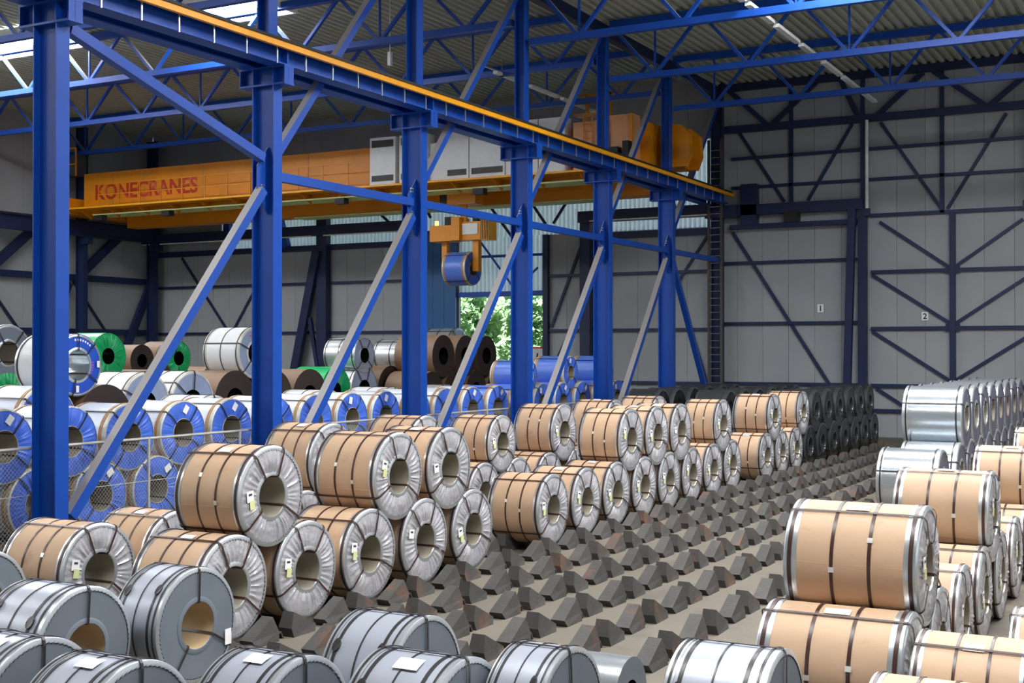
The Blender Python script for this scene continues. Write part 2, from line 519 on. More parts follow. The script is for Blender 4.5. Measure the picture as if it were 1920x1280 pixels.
# ---------------------------------------------------------------- roof
ce = struct('ceiling')
def deck(x0, x1, y0, y1, z, p=.34, dep=.11):
    m = MB()
    n = int(round((x1 - x0) / p))
    pr = []
    for i in range(n):
        a = x0 + i * p
        pr += [(a, 0), (a + p * .35, 0), (a + p * .5, dep), (a + p * .85, dep)]
    pr.append((x1, 0))
    k = len(pr)
    m.add([(x, y0, z + d) for x, d in pr] + [(x, y1, z + d) for x, d in pr], [(i, k + i, k + i + 1, i + 1) for i in range(k - 1)])
    m.build('deck_sheet', 'deck', ce)
ys = [YF, -8, -2, 4, 10] + COLY + [YW + .2]
for a, b in zip(ys, ys[1:]):
    deck(XL - .1, XC, a, b, ZL)
    deck(XC, XR + .1, a, b, ZR)
MB().box(XC - .05, XC + .05, YF, YW, ZR - .1, ZL + .15).build('step_flashing', 'deck', ce)
MB().box(XL - .2, XR + .2, YF - .2, YW + .3, ZL + .3, ZL + .4).build('roof_slab', 'wallgap', ce)

# translucent roof lights, one strip over every second bay
wi = [1]
def rooflight(x0, x1, y0, y1, z):
    wi[0] += 1
    r = struct('window_%d' % wi[0], ((x0 + x1) / 2, (y0 + y1) / 2, z))
    n = max(1, round((x1 - x0) / 2.4))
    hx = (x1 - x0) / 2
    hy = (y1 - y0) / 2
    for i in range(n):
        a = -hx + 2 * hx * i / n
        b = -hx + 2 * hx * (i + 1) / n
        MB().add([(a + .05, -hy, 0), (b - .05, -hy, 0), (b - .05, hy, 0), (a + .05, hy, 0)], [(0, 3, 2, 1)]).build('pane', 'glazing', r)
    MB().box(-hx - .1, hx + .1, -hy - .1, -hy, -.12, .1).box(-hx - .1, hx + .1, hy, hy + .1, -.12, .1).box(-hx - .1, -hx, -hy, hy, -.12, .1).box(hx, hx + .1, -hy, hy, -.12, .1).build('curb', 'white', r)
for y in (-3, 9.2, 21.3, 33.4):
    rooflight(-48, -36.9, y - 1.3, y + 1.3, ZL - .12)
    rooflight(-31.2, -27.4, y - 1.3, y + 1.3, ZL - .12)
    if y > 0:
        rooflight(-9.5, 6, y - 1.3 - (1 if y > 30 else 0), y + 1.3 - (1 if y > 30 else 0), ZR - .12)

# ---------------------------------------------------------------- roof trusses
def truss(y, x0, x1, zb, zt, lab, panelw=3.4):
    r = empty('roof_truss', (x0, y, 0), lab, 'truss', 'blue lattice trusses under the roof')
    L = x1 - x0
    MB().bar((0, 0, zb), (L, 0, zb), .22, .2).build('bottom_chord', 'bluedust', r)
    MB().bar((0, 0, zt), (L, 0, zt), .26, .24).build('top_chord', 'blue', r)
    n = int(round(L / panelw))
    w = L / n
    for i in range(n):
        a = i * w
        MB().bar((a, 0, zt), (a + w / 2, 0, zb), .1, .12, (0, 1, 0)).build('diagonal', 'bluedust', r)
        MB().bar((a + w / 2, 0, zb), (a + w, 0, zt), .1, .12, (0, 1, 0)).build('diagonal', 'bluedust', r)
        if i % 2 == 0:
            MB().bar((a + w / 2, 0, zb), (a + w / 2, 0, zt), .06, .06, (0, 1, 0)).build('hanger', 'blue', r)
for n, y in enumerate([10] + COLY):
    w = 'over the camera side' if n == 0 else 'above the %s column from the near end' % ORD[n - 1]
    truss(y, XL, XC - .3, 13.55, ZL - .18, 'blue lattice truss of the crane bay %s' % w)
    truss(y, XC + .3, XR, 12.88, ZR - .18, 'blue lattice truss of the aisle bay %s' % w)
# eaves girders along the column line
eg = empty('eaves_girder', (XC, 0, 0), 'long blue girder along the column tops under the roof step', 'girder')
MB().bar((0, 4, ZR - .35), (0, YW - .8, ZR - .35), .3, .4).build('girder', 'bluedark', eg)
# roof bracing rods running along the hall
for x, z, lab, i0 in ((-11, 13.2, 'pale strip light hung along the aisle bay roof', 0), (-22.1, 13.5, 'pale strip light hung along the crane bay roof', 5)):
    r = empty('strip_light', (x, 30, z), lab, 'light', 'strip lights under the roof')
    for i in range(i0, 9):
        y0 = -4 + i * 2.7
        MB().box(-.09, .09, y0, y0 + 2.3, -.05, .05).build('fitting', 'tube', r)
    MB().box(-.04, .04, -6 + i0 * 2.9, 20.6, .05, .1).build('trunking', 'steelgrey', r)
    MB().tube((0, -5 + i0 * 3, .1), (0, -5 + i0 * 3, 1.1), .012, 5).tube((0, 20, .1), (0, 20, 1.1), .012, 5).build('hanger', 'steelgrey', r)
r = empty('hanging_sensor', (-23.6, 35, 13.0), 'small white box hanging on a wire from the roof', 'sensor')
MB().box(-.06, .06, -.06, .06, 0, .45).build('housing', 'white', r)
MB().tube((0, 0, .45), (0, 0, 2.3), .015, 5).build('wire', 'white', r)

# ---------------------------------------------------------------- columns, braces, runway
def bolts(m, pts, mi=0):
    for x, y, z in pts:
        m.box(x - .02, x + .03, y - .02, y + .02, z - .02, z + .02, mi)
def column(i, y):
    first = {0: 'nearest blue steel column, at the left edge of the photo', 5: 'farthest free-standing blue steel column before the end wall'}
    r = empty('steel_column', (XC, y, 0), first.get(i, 'blue steel column, %s from the near end of the row' % ORD[i]), 'column', 'blue columns between the bays')
    m = MB()                                           # flanges face +X and -X
    a, b = .3, .15
    m.box(a - .03, a, -b, b, .03, 9.34).box(-a, -a + .03, -b, b, .03, 9.34).box(-a + .03, a - .03, -.01, .01, .03, 9.34)
    m.build('shaft', 'blue', r)
    u = MB()
    a2 = .17
    u.box(a2 - .03, a2, -b, b, 9.76, ZR - .56).box(-a2, -a2 + .03, -b, b, 9.76, ZR - .56).box(-a2 + .03, a2 - .03, -.01, .01, 9.76, ZR - .56)
    u.build('upper_shaft', 'blue', r)
    hd = MB()
    hd.hbeam((-.66, 0, 9.55), (.62, 0, 9.55), .34, .42, .04, .03)
    for x in (-.64, -.28, .28, .6):
        hd.box(x - .015, x + .015, -.16, .16, 9.38, 9.72)
    hd.build('bracket_head', 'blue', r)
    if i == 0:
        MB().box(-.42, .42, -.3, .3, 0, .03).build('base_plate', 'bluedark', r)
        return
    gp = MB()
    gp.add([(.05 + dx, yy, zz) for dx in (0, .02) for yy, zz in ((-.42, 7.0), (-.42, 7.55), (-.05, 8.0), (.22, 8.0), (.32, 7.5), (.32, 6.95), (-.05, 6.5))],
           [tuple(range(7))[::-1], tuple(range(7, 14))] + [(k, (k + 1) % 7, 7 + (k + 1) % 7, 7 + k) for k in range(7)])
    gp.build('gusset_plate', 'bluedust', r)
    bo = MB()
    for zz in (7.66, 7.74, 7.06, 7.14):
        for yy in (-.3, -.22):
            bo.box(.07, .1, yy - .018, yy + .018, zz - .018, zz + .018)
    bo.build('bolts', 'steelgrey', r)
    MB().box(-.42, .42, -.3, .3, 0, .03).build('base_plate', 'bluedark', r)
for i, y in enumerate(COLY):
    column(i, y)
ZG = 7.38
def brace(p, q, name, lab, w=.2, h=.2, mt='bluedust'):
    m = MB()
    m.bar(p, q, w, h, (0, 0, 1))
    o = m.build(name, mt)
    tag(o, lab, 'brace', 'braces between the columns')
    return o
for i in range(5):
    y0, y1 = COLY[i], COLY[i + 1]
    nm = 'from the %s to the %s column' % (ORD[i], ORD[i + 1])
    brace((XC + .1, y0 + .35, .5), (XC + .1, y1 - .3, ZG - .35), 'diagonal_brace', 'grey-topped blue brace rising from the floor ' + nm)
    if i >= 1:
        brace((XC + .1, y0 + .25, ZG), (XC + .1, y1 - .3, ZG), 'horizontal_strut', 'level blue strut at mid height ' + nm, .16, .2)
        brace((XC - .05, y0 + .25, ZG + .4), (XC - .05, y1 - .25, 14.3), 'diagonal_brace', 'blue brace rising to the roof ' + nm, .18, .18)
brace((XC + .1, COLY[0] + .3, 9.35), (XC + .1, COLY[1] - .3, ZG + .35), 'diagonal_brace', 'blue brace falling from the runway beam to the second column')
brace((XC + .1, COLY[5] + .25, ZG), (XC + .1, YW - .6, ZG), 'horizontal_strut', 'level blue strut from the last column to the ladder column', .16, .2)
brace((XC + .1, COLY[5] + .25, ZG - .3), (XC + .1, YW - 1.5, .8), 'diagonal_brace', 'blue brace falling from the last column towards the ladder')
brace((XC - .05, COLY[5] + .25, ZG + .4), (XC - .05, YW - .6, 14.0), 'diagonal_brace', 'blue brace rising from the last column to the roof corner')

def runway(x, lab, yellow):
    r = empty('runway_beam', (x, 4, 0), lab, 'beam', 'crane runway beams')
    L = YW - .8 - 4
    zt, zb = 10.24, 9.76
    MB().box(-.2, .2, 0, L, zb, zb + .03).build('bottom_flange', 'bluedust', r)
    MB().box(-.2, .2, 0, L, zt - .03, zt).build('top_flange', 'bluedust', r)
    MB().box(-.012, .012, 0, L, zb + .03, zt - .03).build('web', 'blue', r)
    for i, y in enumerate(COLY):
        MB().box(-.19, .19, y - 4 - .02, y - 4 + .02, zb + .03, zt - .03).build('stiffener', 'blue', r)
    MB().box(-.04, .04, 0, L, zt, zt + .09).build('crane_rail', 'black', r)
    if yellow:
        cr = MB().box(.27, .36, 0, L + .3, zt - .17, zt - .04).build('conductor_rail', 'yellow', r)
        MB().box(.24, .39, 0, L, zt - .04, zt + .02).build('cover_strip', 'black', cr)
        k = 0
        y = .6
        while y < L:
            MB().box(.2, .28, y - .015, y + .015, zt - .12, zt - .03).box(.2, .225, y - .02, y + .02, zb - .02, zt - .1).build('rail_bracket', 'steelgrey', r)
            y += 1.0
runway(XC + .39, 'blue runway beam with yellow conductor rail on the aisle side', True)
runway(XC - .39, 'blue runway beam behind the columns on the crane side', False)
rl = empty('runway_beam', (XL + 1.0, 0, 0), 'dark blue runway beam along the far side wall', 'beam', 'crane runway beams')
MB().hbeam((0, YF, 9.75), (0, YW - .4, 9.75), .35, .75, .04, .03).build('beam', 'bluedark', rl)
MB().box(-.04, .04, YF, YW - .4, 10.13, 10.2).build('crane_rail', 'black', rl)
for k, y in enumerate((28.0, 34.0, 40.6, 46.6, 51.6)):
    r = empty('steel_column', (XL + .75, y, 0), 'dark blue column by the far side wall, %s from the end wall' % ORD[4 - k], 'column', 'columns along the far side wall')
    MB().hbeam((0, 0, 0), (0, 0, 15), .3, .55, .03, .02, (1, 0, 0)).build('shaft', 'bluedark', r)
    MB().box(0, .6, -.2, .2, 9.0, 9.37).build('bracket', 'bluedark', r)
# ladder column on the end wall
lc = empty('steel_column', (XC, YW - .5, 0), 'dark column on the end wall carrying the caged ladder', 'column')
MB().hbeam((0, 0, 0), (0, 0, 15), .3, .5, .03, .02, (1, 0, 0)).build('shaft', 'bluedark', lc)
MB().box(-.5, .9, -.2, .2, 9.2, 9.72).build('bracket_head', 'bluedark', lc)
ld = empty('wall_ladder', (XC + .05, YW - .95, 0), 'steel ladder with grey rungs rising along the end wall column', 'ladder')
for x in (-.28, .28):
    MB().box(x - .05, x + .05, -.05, .05, 0, 12.5).build('side_rail', 'chock', ld)
for k in range(40):
    MB().tube((-.24, 0, .35 + k * .3), (.24, 0, .35 + k * .3), .018, 6).build('rung', 'steelgrey', ld)
dp = empty('drain_pipe', (-11.8, YW - .35, 0), 'pale grey drain pipe running down the end wall', 'pipe')
MB().tube((0, 0, 9.2), (0, 0, 12.9), .07, 10).build('pipe', 'tube', dp, .6)
MB().box(-.12, .12, -.1, .12, 9.0, 9.3).build('outlet_box', 'bluedark', dp)
dp = empty('drain_pipe', (-5.75, YW - .35, 0), 'pale grey drain pipe at the right edge of the end wall', 'pipe')
MB().tube((0, 0, 9.2), (0, 0, 12.9), .07, 10).build('pipe', 'tube', dp, .6)
MB().box(-.12, .12, -.1, .12, 9.0, 9.3).build('outlet_box', 'bluedark', dp)

# ---------------------------------------------------------------- overhead crane
cr = empty('overhead_crane', (XC, 46.5, 10.6), 'yellow double-girder overhead crane spanning the far bay', 'crane')
def cb(x0, x1, y0, y1, z0, z1, name, mt, par=None):
    return MB().box(x0 - XC, x1 - XC, y0 - 46.5, y1 - 46.5, z0 - 10.6, z1 - 10.6).build(name, mt, par or cr)
gx0, gx1 = -50.0, -18.6
ng = cb(gx0 + 1, gx1, 45.4, 46.2, 10.3, 12.35, 'girder', 'orange')
fg = cb(gx0 + 1, gx1 - .5, 48.3, 49.1, 9.9, 12.2, 'girder', 'orange')
cb(gx0 + 2, gx1, 45.0, 46.25, 10.2, 10.26, 'light_painted_flange', 'lightstrip', ng)
cb(-38, -22.2, 48.2, 49.15, 9.84, 9.9, 'light_painted_flange', 'lightstrip', fg)
wk = cb(gx0 + .6, gx1 - .3, 44.4, 45.4, 10.48, 10.56, 'walkway', 'yellow')
for k in range(16):
    x = gx0 + 1.5 + k * 1.95
    m = MB()
    m.add([(x - XC + d, yy - 46.5, zz - 10.6) for d in (0, .05) for yy, zz in ((44.5, 10.48), (45.4, 10.48), (45.4, 10.05))],
          [(0, 1, 2), (5, 4, 3), (0, 3, 4, 1), (1, 4, 5, 2), (2, 5, 3, 0)])
    m.build('walkway_bracket', 'orange', cr)
# hand rail
for k in range(15):
    x = gx0 + 3 + k * 1.35
    if x < -31.6:
        MB().box(x - XC - .02, x - XC + .02, 44.45 - 46.5, 44.49 - 46.5, -.04, 1.0).build('rail_post', 'orange', cr)
for z in (11.6, 11.1):
    MB().bar((gx0 + 3 - XC, 44.47 - 46.5, z - 10.6), (-31.9 - XC, 44.47 - 46.5, z - 10.6), .04, .04).build('hand_rail', 'orange', cr)
# joints in the girder plates
for x in (-47.0, -44.9, -41.2, -38.3, -35.0):
    cb(x - .012, x + .012, 45.385, 45.4, 10.6, 12.3, 'plate_joint', 'boretan', ng)
# electrical cabinets
for k, (x0, x1) in enumerate(((-31.2, -29.9), (-29.7, -28.3), (-27.4, -26.3), (-26.25, -24.6), (-24.55, -23.1), (-23.05, -21.9))):
    cab = cb(x0, x1, 44.75, 45.35, 10.58, 12.62 if k < 2 else 12.75, 'cabinet', 'white')
    if k < 4:
        cb(x0 + .1, x1 - .1, 44.73, 44.75, 10.75, 11.0, 'vent', 'vent', cab)
    if k < 2:
        cb(x0 + .1, x1 - .1, 44.73, 44.75, 12.2, 12.5, 'vent', 'vent', cab)
cb(-28.25, -27.45, 44.9, 45.3, 10.58, 12.2, 'cabinet', 'white')
# lamps under the walkway
for x in (-47.6, -43.2, -33.0, -26.0, -20.6):
    cb(x - .25, x + .25, 45.0, 45.35, 9.95, 10.2, 'lamp', 'black')
# trolley house, end carriages and machinery on the aisle-side end
hs = cb(-21.5, -20.2, 44.7, 45.38, 10.58, 12.45, 'drive_house', 'litorange')
cb(-20.15, -18.95, 44.7, 45.38, 10.58, 12.6, 'drive_house', 'litorange')
cb(-20.0, -19.93, 44.62, 44.7, 10.58, 12.5, 'house_rib', 'orange', hs)
cb(-19.1, -18.95, 44.6, 44.7, 10.58, 12.6, 'house_rib', 'orange', hs)
for x in (-21.0, -20.65):
    cb(x - .02, x + .02, 44.6, 44.64, 11.2, 12.7, 'ladder_rail', 'orange', hs)
for k in range(5):
    cb(-21.0, -20.65, 44.6, 44.64, 11.5 + k * .28, 11.53 + k * .28, 'ladder_rung', 'orange', hs)
P = [(-19.3, 10.7), (-17.5, 10.7), (-17.3, 11.2), (-17.35, 12.0), (-17.7, 12.35), (-18.6, 12.35), (-18.7, 12.0), (-19.3, 12.0)]
for y0 in (46.4, 47.6):
    n = len(P)
    m = MB()
    m.add([(x - XC, y - 46.5, z - 10.6) for y in (y0, y0 + .35) for x, z in P], [tuple(range(n)), tuple(range(n, 2 * n))[::-1]] + [(i, n + i, n + (i + 1) % n, (i + 1) % n) for i in range(n)])
    m.build('end_carriage', 'orange', cr)
cb(-18.9, -17.8, 46.75, 47.6, 10.75, 11.5, 'end_beam', 'orange')
cb(gx0 - .4, gx0 + .8, 44.0, 49.6, 10.3, 11.1, 'end_beam', 'orange')
for x in (-21.95, -20.9):
    cb(x - .05, x + .05, 46.9, 47.0, 12.6, 14.0, 'mast', 'orange')
cb(-22.3, -20.6, 46.9, 47.0, 13.92, 14.02, 'mast_bar', 'orange')
cb(-22.4, -21.0, 46.6, 47.2, 13.1, 13.18, 'mast_platform', 'orange')
cb(-19.9, -19.4, 44.2, 44.6, 10.7, 11.3, 'motor', 'black')
cb(-19.2, -18.95, 44.2, 44.55, 10.7, 11.5, 'motor', 'black')
# cage at the far end
for x in (-50.9, -50.2, -49.5):
    cb(x - .03, x + .03, 45.3, 45.36, 12.3, 13.7, 'cage_post', 'orange')
for z in (12.9, 13.7):
    cb(-50.9, -49.5, 45.3, 45.36, z - .03, z + .03, 'cage_rail', 'orange')
cb(-50.8, -49.6, 45.5, 46.1, 12.35, 13.4, 'control_box', 'vent')
# lettering on the girder
text_mesh('lettering', 'KONECRANES', 1.04, 'red', ng, (-48.25 - XC, 45.385 - 46.5, 11.03 - 10.6), False, .022)
# hoist block and coil grab
gb = empty('coil_grab', (-27.7, 46.6, 8.2), 'yellow coil grab hanging under the crane holding a blue coil', 'grab')
def gbx(x0, x1, y0, y1, z0, z1, name, mt, par=None):
    return MB().box(x0, x1, y0, y1, z0, z1).build(name, mt, par or gb)
gbx(-.55, .85, -.35, .35, 1.55, 2.35, 'hoist_block', 'orange')
gbx(-.95, -.55, -.3, .3, 1.7, 2.2, 'hoist_motor', 'black', None)
MB().tube((-.2, 0, 2.3), (-.2, 0, 3.4), .04, 6).tube((.45, 0, 2.3), (.45, 0, 3.4), .04, 6).build('wire_rope', 'black', gb)
MB().tube((.1, 0, .7), (.1, 0, 1.6), .16, 10).build('hook_shank', 'orange', gb, .6)
gbx(-1.35, -.25, -.45, .35, 0, .68, 'beam_box', 'orange')
gbx(-.25, .15, -.5, .35, .02, 1.0, 'gear_box', 'orange')
gbx(.15, 1.1, -.3, .3, .02, .8, 'beam_box', 'orange')
gbx(.2, .95, -.34, -.3, .25, .72, 'name_plate', 'white')
gbx(-.7, -.35, -.3, .3, .68, 1.05, 'motor', 'black')
MB().tube((.75, 0, .75), (.75, 0, 1.1), .2, 10).build('cable_drum', 'black', gb, .6)
st = gbx(1.1, 1.5, -.35, .35, 0, 1.0, 'striped_guard', 'yellow')
for k in range(5):
    MB().bar((1.13 + k * .08, -.36, 0.02), (1.13 + k * .08 + .02, -.36, .98), .01, .035, (1, 0, 0)).build('stripe', 'black', st)
gbx(-.95, -.7, -.12, .12, -1.35, 0, 'grab_arm', 'orange')
gbx(.6, .88, -.14, .14, -1.3, 0, 'grab_arm', 'orange')
gbx(-.7, -.4, -.1, .1, -1.06, -.875, 'grab_toe', 'orange')
gbx(.3, .6, -.1, .1, -1.06, -.875, 'grab_toe', 'orange')
MB().tube((-1.15, -.2, .68), (-1.15, -.2, .9), .08, 8).build('beacon', 'lamp', gb, .6)
# hazard sign by the far door
sg = empty('warning_sign', (-27.5, YW + .9, 0), 'white sign with red border standing in the far doorway', 'sign')
MB().box(-.03, .03, -.02, .02, 0, 2.8).build('post', 'white', sg)
MB().box(-.42, .42, -.06, -.03, 2.5, 3.7).build('border', 'redprint', sg)
MB().box(-.34, .34, -.07, -.06, 2.6, 3.62).build('face', 'paper', sg)
MB().bar((-.12, -.08, 2.75), (.14, -.08, 3.1), .01, .06, (1, 0, 0)).bar((.0, -.08, 3.15), (.02, -.08, 3.4), .01, .08, (1, 0, 0)).build('pictogram', 'print', sg)

# ---------------------------------------------------------------- fence along the column line
fx = XC - .42
fe = empty('chain_link_fence', (fx, 10, 0), 'galvanised chain link fence behind the row of blue columns', 'fence')
FL = 41.0
MB().tube((0, 0, 1.75), (0, FL, 1.75), .028, 6).build('top_rail', 'fence', fe, .6)
MB().tube((0, 0, .9), (0, FL, .9), .008, 5).build('tension_wire', 'fence', fe)
y = .6
while y < FL:
    MB().tube((0, y, 0), (0, y, 1.78), .03, 8).build('fence_post', 'fence', fe, .6)
    y += 2.75
fm = MB()
n = int(FL / .085)
for i in range(n - 22):
    a = i * .085
    fm.bar((0, a, .05), (0, a + 1.65, 1.7), .003, .0035, (1, 0, 0))
    fm.bar((0, a, 1.7), (0, a + 1.65, .05), .003, .0035, (1, 0, 0))
o = fm.build('wire_mesh', 'fence', fe)
o['kind'] = 'stuff'

# ---------------------------------------------------------------- steel coils
CR = .6          # template radius, template width 1
def pleat_face(seed, r0=.30, r1=.553, amp=.024, n=168, rad=6):
    q = random.Random(seed)
    ang = []
    a = 0
    while a < 2 * PI:
        ang.append((a, q.uniform(.35, 1.), q.uniform(.02, .05)))
        a += q.uniform(.09, .22)
    vs_ = []
    for i in range(n):
        th = 2 * PI * i / n
        v = 0
        for c0, hh, wd in ang:
            d = (th - c0 + PI) % (2 * PI) - PI
            if abs(d) < .2:
                v += hh * math.exp(-(d / wd) ** 2)
        for k in range(rad + 1):
            u = k / rad
            r = r0 + (r1 - r0) * u
            e = math.sin(PI * min(1, u * 1.05 + .02)) * .8 + .2
            x = .497 + amp * (v * e + .3 * math.sin(th * 3 + seed) * e) + .012 * math.sin(PI * u)
            vs_.append((x, r * math.cos(th), r * math.sin(th)))
    k1 = rad + 1
    fs = [(i * k1 + k, i * k1 + k + 1, ((i + 1) % n) * k1 + k + 1, ((i + 1) % n) * k1 + k) for i in range(n) for k in range(rad)]
    return MB().add(vs_, fs)

def strip(path, ang, w, t):
    m = MB()
    n = len(path)
    nor = []
    for i in range(n):
        a = Vector(path[max(0, i - 1)]); b = Vector(path[min(n - 1, i + 1)])
        d = (b - a).normalized()
        nor.append(Vector((-d.y, d.x)))
    ca, sa = math.cos(ang), math.sin(ang)
    ev = []
    for (x, r), nn in zip(path, nor):
        for tt in (0, t):
            X, Rr = x + nn.x * tt, r + nn.y * tt
            for sgn in (-1, 1):
                ev.append((X, Rr * ca - sgn * w / 2 * sa, Rr * sa + sgn * w / 2 * ca))
    fs = []
    for i in range(n - 1):
        o = i * 4; p = o + 4
        fs += [(o, o + 1, p + 1, p), (o + 2, p + 2, p + 3, o + 3), (o, p, p + 2, o + 2), (o + 1, o + 3, p + 3, p + 1)]
    return m.add(ev, fs)

KIN = {
 # wrap, ring, face style, face, bore, hole, straps [(x, w)], strap mat, eye angles (deg), eye mat
 'kraft':  ('kraft', 'ring', 'pleat', 'film', 'bore', .245, [(-.452, .03), (-.13, .026), (.15, .026), (.452, .03)], 'strap', (118, 62, 214, 326), 'strap'),
 'grey':   ('greywrap', 'greyring', 'flat', 'greyplate', 'boretan', .245, [(-.44, .022), (-.34, .04), (-.02, .018), (.29, .04), (.41, .022)], 'strapblk', (92, 335, 232), 'strapblk'),
 'pale':   ('glarewrap', 'paleband', 'pleat', 'blueface', 'bore', .26, [(-.42, .03), (.405, .03), (.36, .025)], 'tanband', (128, 48, 226, 318), 'strapblk'),  # blue coil whose wrap colour carries the skylight glare
 'blue':   ('bluewrap', 'paleband', 'pleat', 'blueface', 'bore', .26, [(-.43, .03), (-.385, .025), (.405, .035), (.36, .025)], 'tanband', (128, 48, 226, 318), 'strapblk'),
 'print':  ('whitewrap', 'ring', 'flat', 'bluecover', 'galv', .29, [(-.42, .02), (.42, .02)], 'strapblk', (96, 52, 332, 262), 'strapblk'),
 'dark':   ('darkwrap', 'darkring', 'flat', 'darkplate', 'darkring', .26, [(-.4, .02), (.36, .02)], 'strapblk', (95, 210, 330), 'strapblk'),
 'galv':   ('galv', 'ring', 'flat', 'galvplate', 'bore', .25, [(-.43, .026), (.41, .026)], 'strapblk', (150, 60, 250), 'strapblk'),
 'silver': ('silver', 'ring', 'flat', 'bluegrey', 'darkplate', .25, [(-.44, .02), (-.02, .022), (.43, .02)], 'strapblk', (120, 60, 222, 318), 'strapblk'),
 'white':  ('whitewrap', 'paleband', 'flat', 'bluegrey', 'darkplate', .25, [(-.45, .02), (0, .02), (.44, .02)], 'strapblk', (150, 90, 222, 318), 'strapblk'),
 'beige':  ('beigewrap', 'greyring', 'flat', 'greyplate', 'bore', .25, [(-.3, .02), (.2, .02)], 'strapblk', (130, 60, 222, 318), 'strapblk'),
 'brown':  ('brownwrap', None, 'flat', 'brownface', 'darkplate', .25, [], 'strap', (), 'strap'),
 'green':  ('greenwrap', None, 'pleat', 'greenwrap', 'darkplate', .2, [], 'strap', (), 'strap'),
 'greenend': ('brownwrap', None, 'pleat', 'greenwrap', 'darkplate', .24, [(.1, .02)], 'strapblk', (120,), 'strapblk'),
 'bare':   ('galv', None, 'flat', 'greyplate', 'darkplate', .27, [], 'strap', (), 'strap'),
}
TPL = {}
def template(kind):
    if kind in TPL:
        return TPL[kind]
    wrap, ring, style, face, bore, hole, straps, smat, eyes, emat = KIN[kind]
    parts = []      # (name, [mesh variants], spin)
    e = .40 if ring else .5
    m = MB().lathe([(-e, CR), (e, CR)], 72)
    if kind == 'kraft':                                  # overlapping end of the paper
        m.lathe([(-.4, CR + .001), (-.4, CR + .004)], 4) if 0 else None
        vs_ = []
        k = 10
        for i in range(k + 1):
            a = math.radians(176 + i * 4)
            for x in (-.4, .4):
                vs_.append((x, (CR + .005) * math.cos(a), (CR + .005) * math.sin(a)))
        m.add(vs_, [(2 * i, 2 * i + 1, 2 * i + 3, 2 * i + 2) for i in range(k)])
        a = math.radians(176)
        m.add([(x, r * math.cos(a), r * math.sin(a)) for x in (-.4, .4) for r in (CR, CR + .005)], [(0, 1, 3, 2)])
    parts.append(('wrap', [m.mesh(kind + '_wrap', wrap, .5)], False))
    # far end
    parts.append(('back_cover', [MB().lathe([(-.495, hole), (-.495, .59)], 48).mesh(kind + '_back', face, .5)], False))
    parts.append(('bore', [MB().lathe([(-.495, hole), (.5, hole)], 48).mesh(kind + '_bore', bore, .5)], False))
    if ring:
        for sgn in (-1, 1):
            ri_ = {'pale': .574, 'blue': .574, 'grey': .55}.get(kind, .54)
            pr = [(sgn * .4, CR + .004), (sgn * .488, CR + .006), (sgn * .499, CR - .004), (sgn * .506, max(CR - .04, ri_ + .006)), (sgn * .506, ri_)]
            if sgn > 0:
                mm = MB().lathe(pr, 144, rmod=lambda i, k: (.022 if (i % 2 and k == 4) else 0))
            else:
                mm = MB().lathe(pr, 64)
            parts.append(('edge_ring', [mm.mesh(kind + '_ring', ring, .7)], False))
        cw = {'pale': .008, 'blue': .008, 'dark': .02}.get(kind, .038)
        parts.append(('core_ring', [MB().lathe([(.5, hole), (.512, hole + .004), (.512, hole + cw), (.503, hole + cw * 1.5)], 64).mesh(kind + '_core', {'grey': 'greyplate'}.get(kind, ring), .6)], False))
    if style == 'pleat':
        vr = [pleat_face(s_, hole + .01, (.578 if kind in ('pale', 'blue') else .556) if ring else .59, .04 if 'green' in kind else .024).mesh(kind + '_face', face, .9) for s_ in ((3, 11, 29) if kind == 'kraft' else (5, 17))]
        parts.append(('end_cover', vr, True))
    else:
        parts.append(('end_plate', [MB().lathe([(.499, hole), (.499, .556 if ring else .585), (.5, CR)][:2 if ring else 3], 64).mesh(kind + '_face', face, .5)], False))
    for x, w in straps:
        rr = CR + (.008 if ring and abs(x) > .4 else .0015)
        parts.append(('strap', [MB().lathe([(x - w / 2, rr), (x - w / 2, rr + .007), (x + w / 2, rr + .007), (x + w / 2, rr)], 64).mesh(kind + '_strap', smat, .7)], False))
    ro = CR + .013 if ring else CR + .003
    path = [(-.512, hole + .01), (-.512, CR), (-.49, ro), (.49, ro), (.512, CR - .01), (.526, CR - .05), (.526, hole + .02), (.514, hole - .006), (-.5, hole - .006)]
    for a in eyes:
        parts.append(('eye_strap', [strip(path, math.radians(180 - a) if False else math.radians(a), .026, .004).mesh(kind + '_eye', emat)], 'eye'))
    TPL[kind] = parts
    return parts

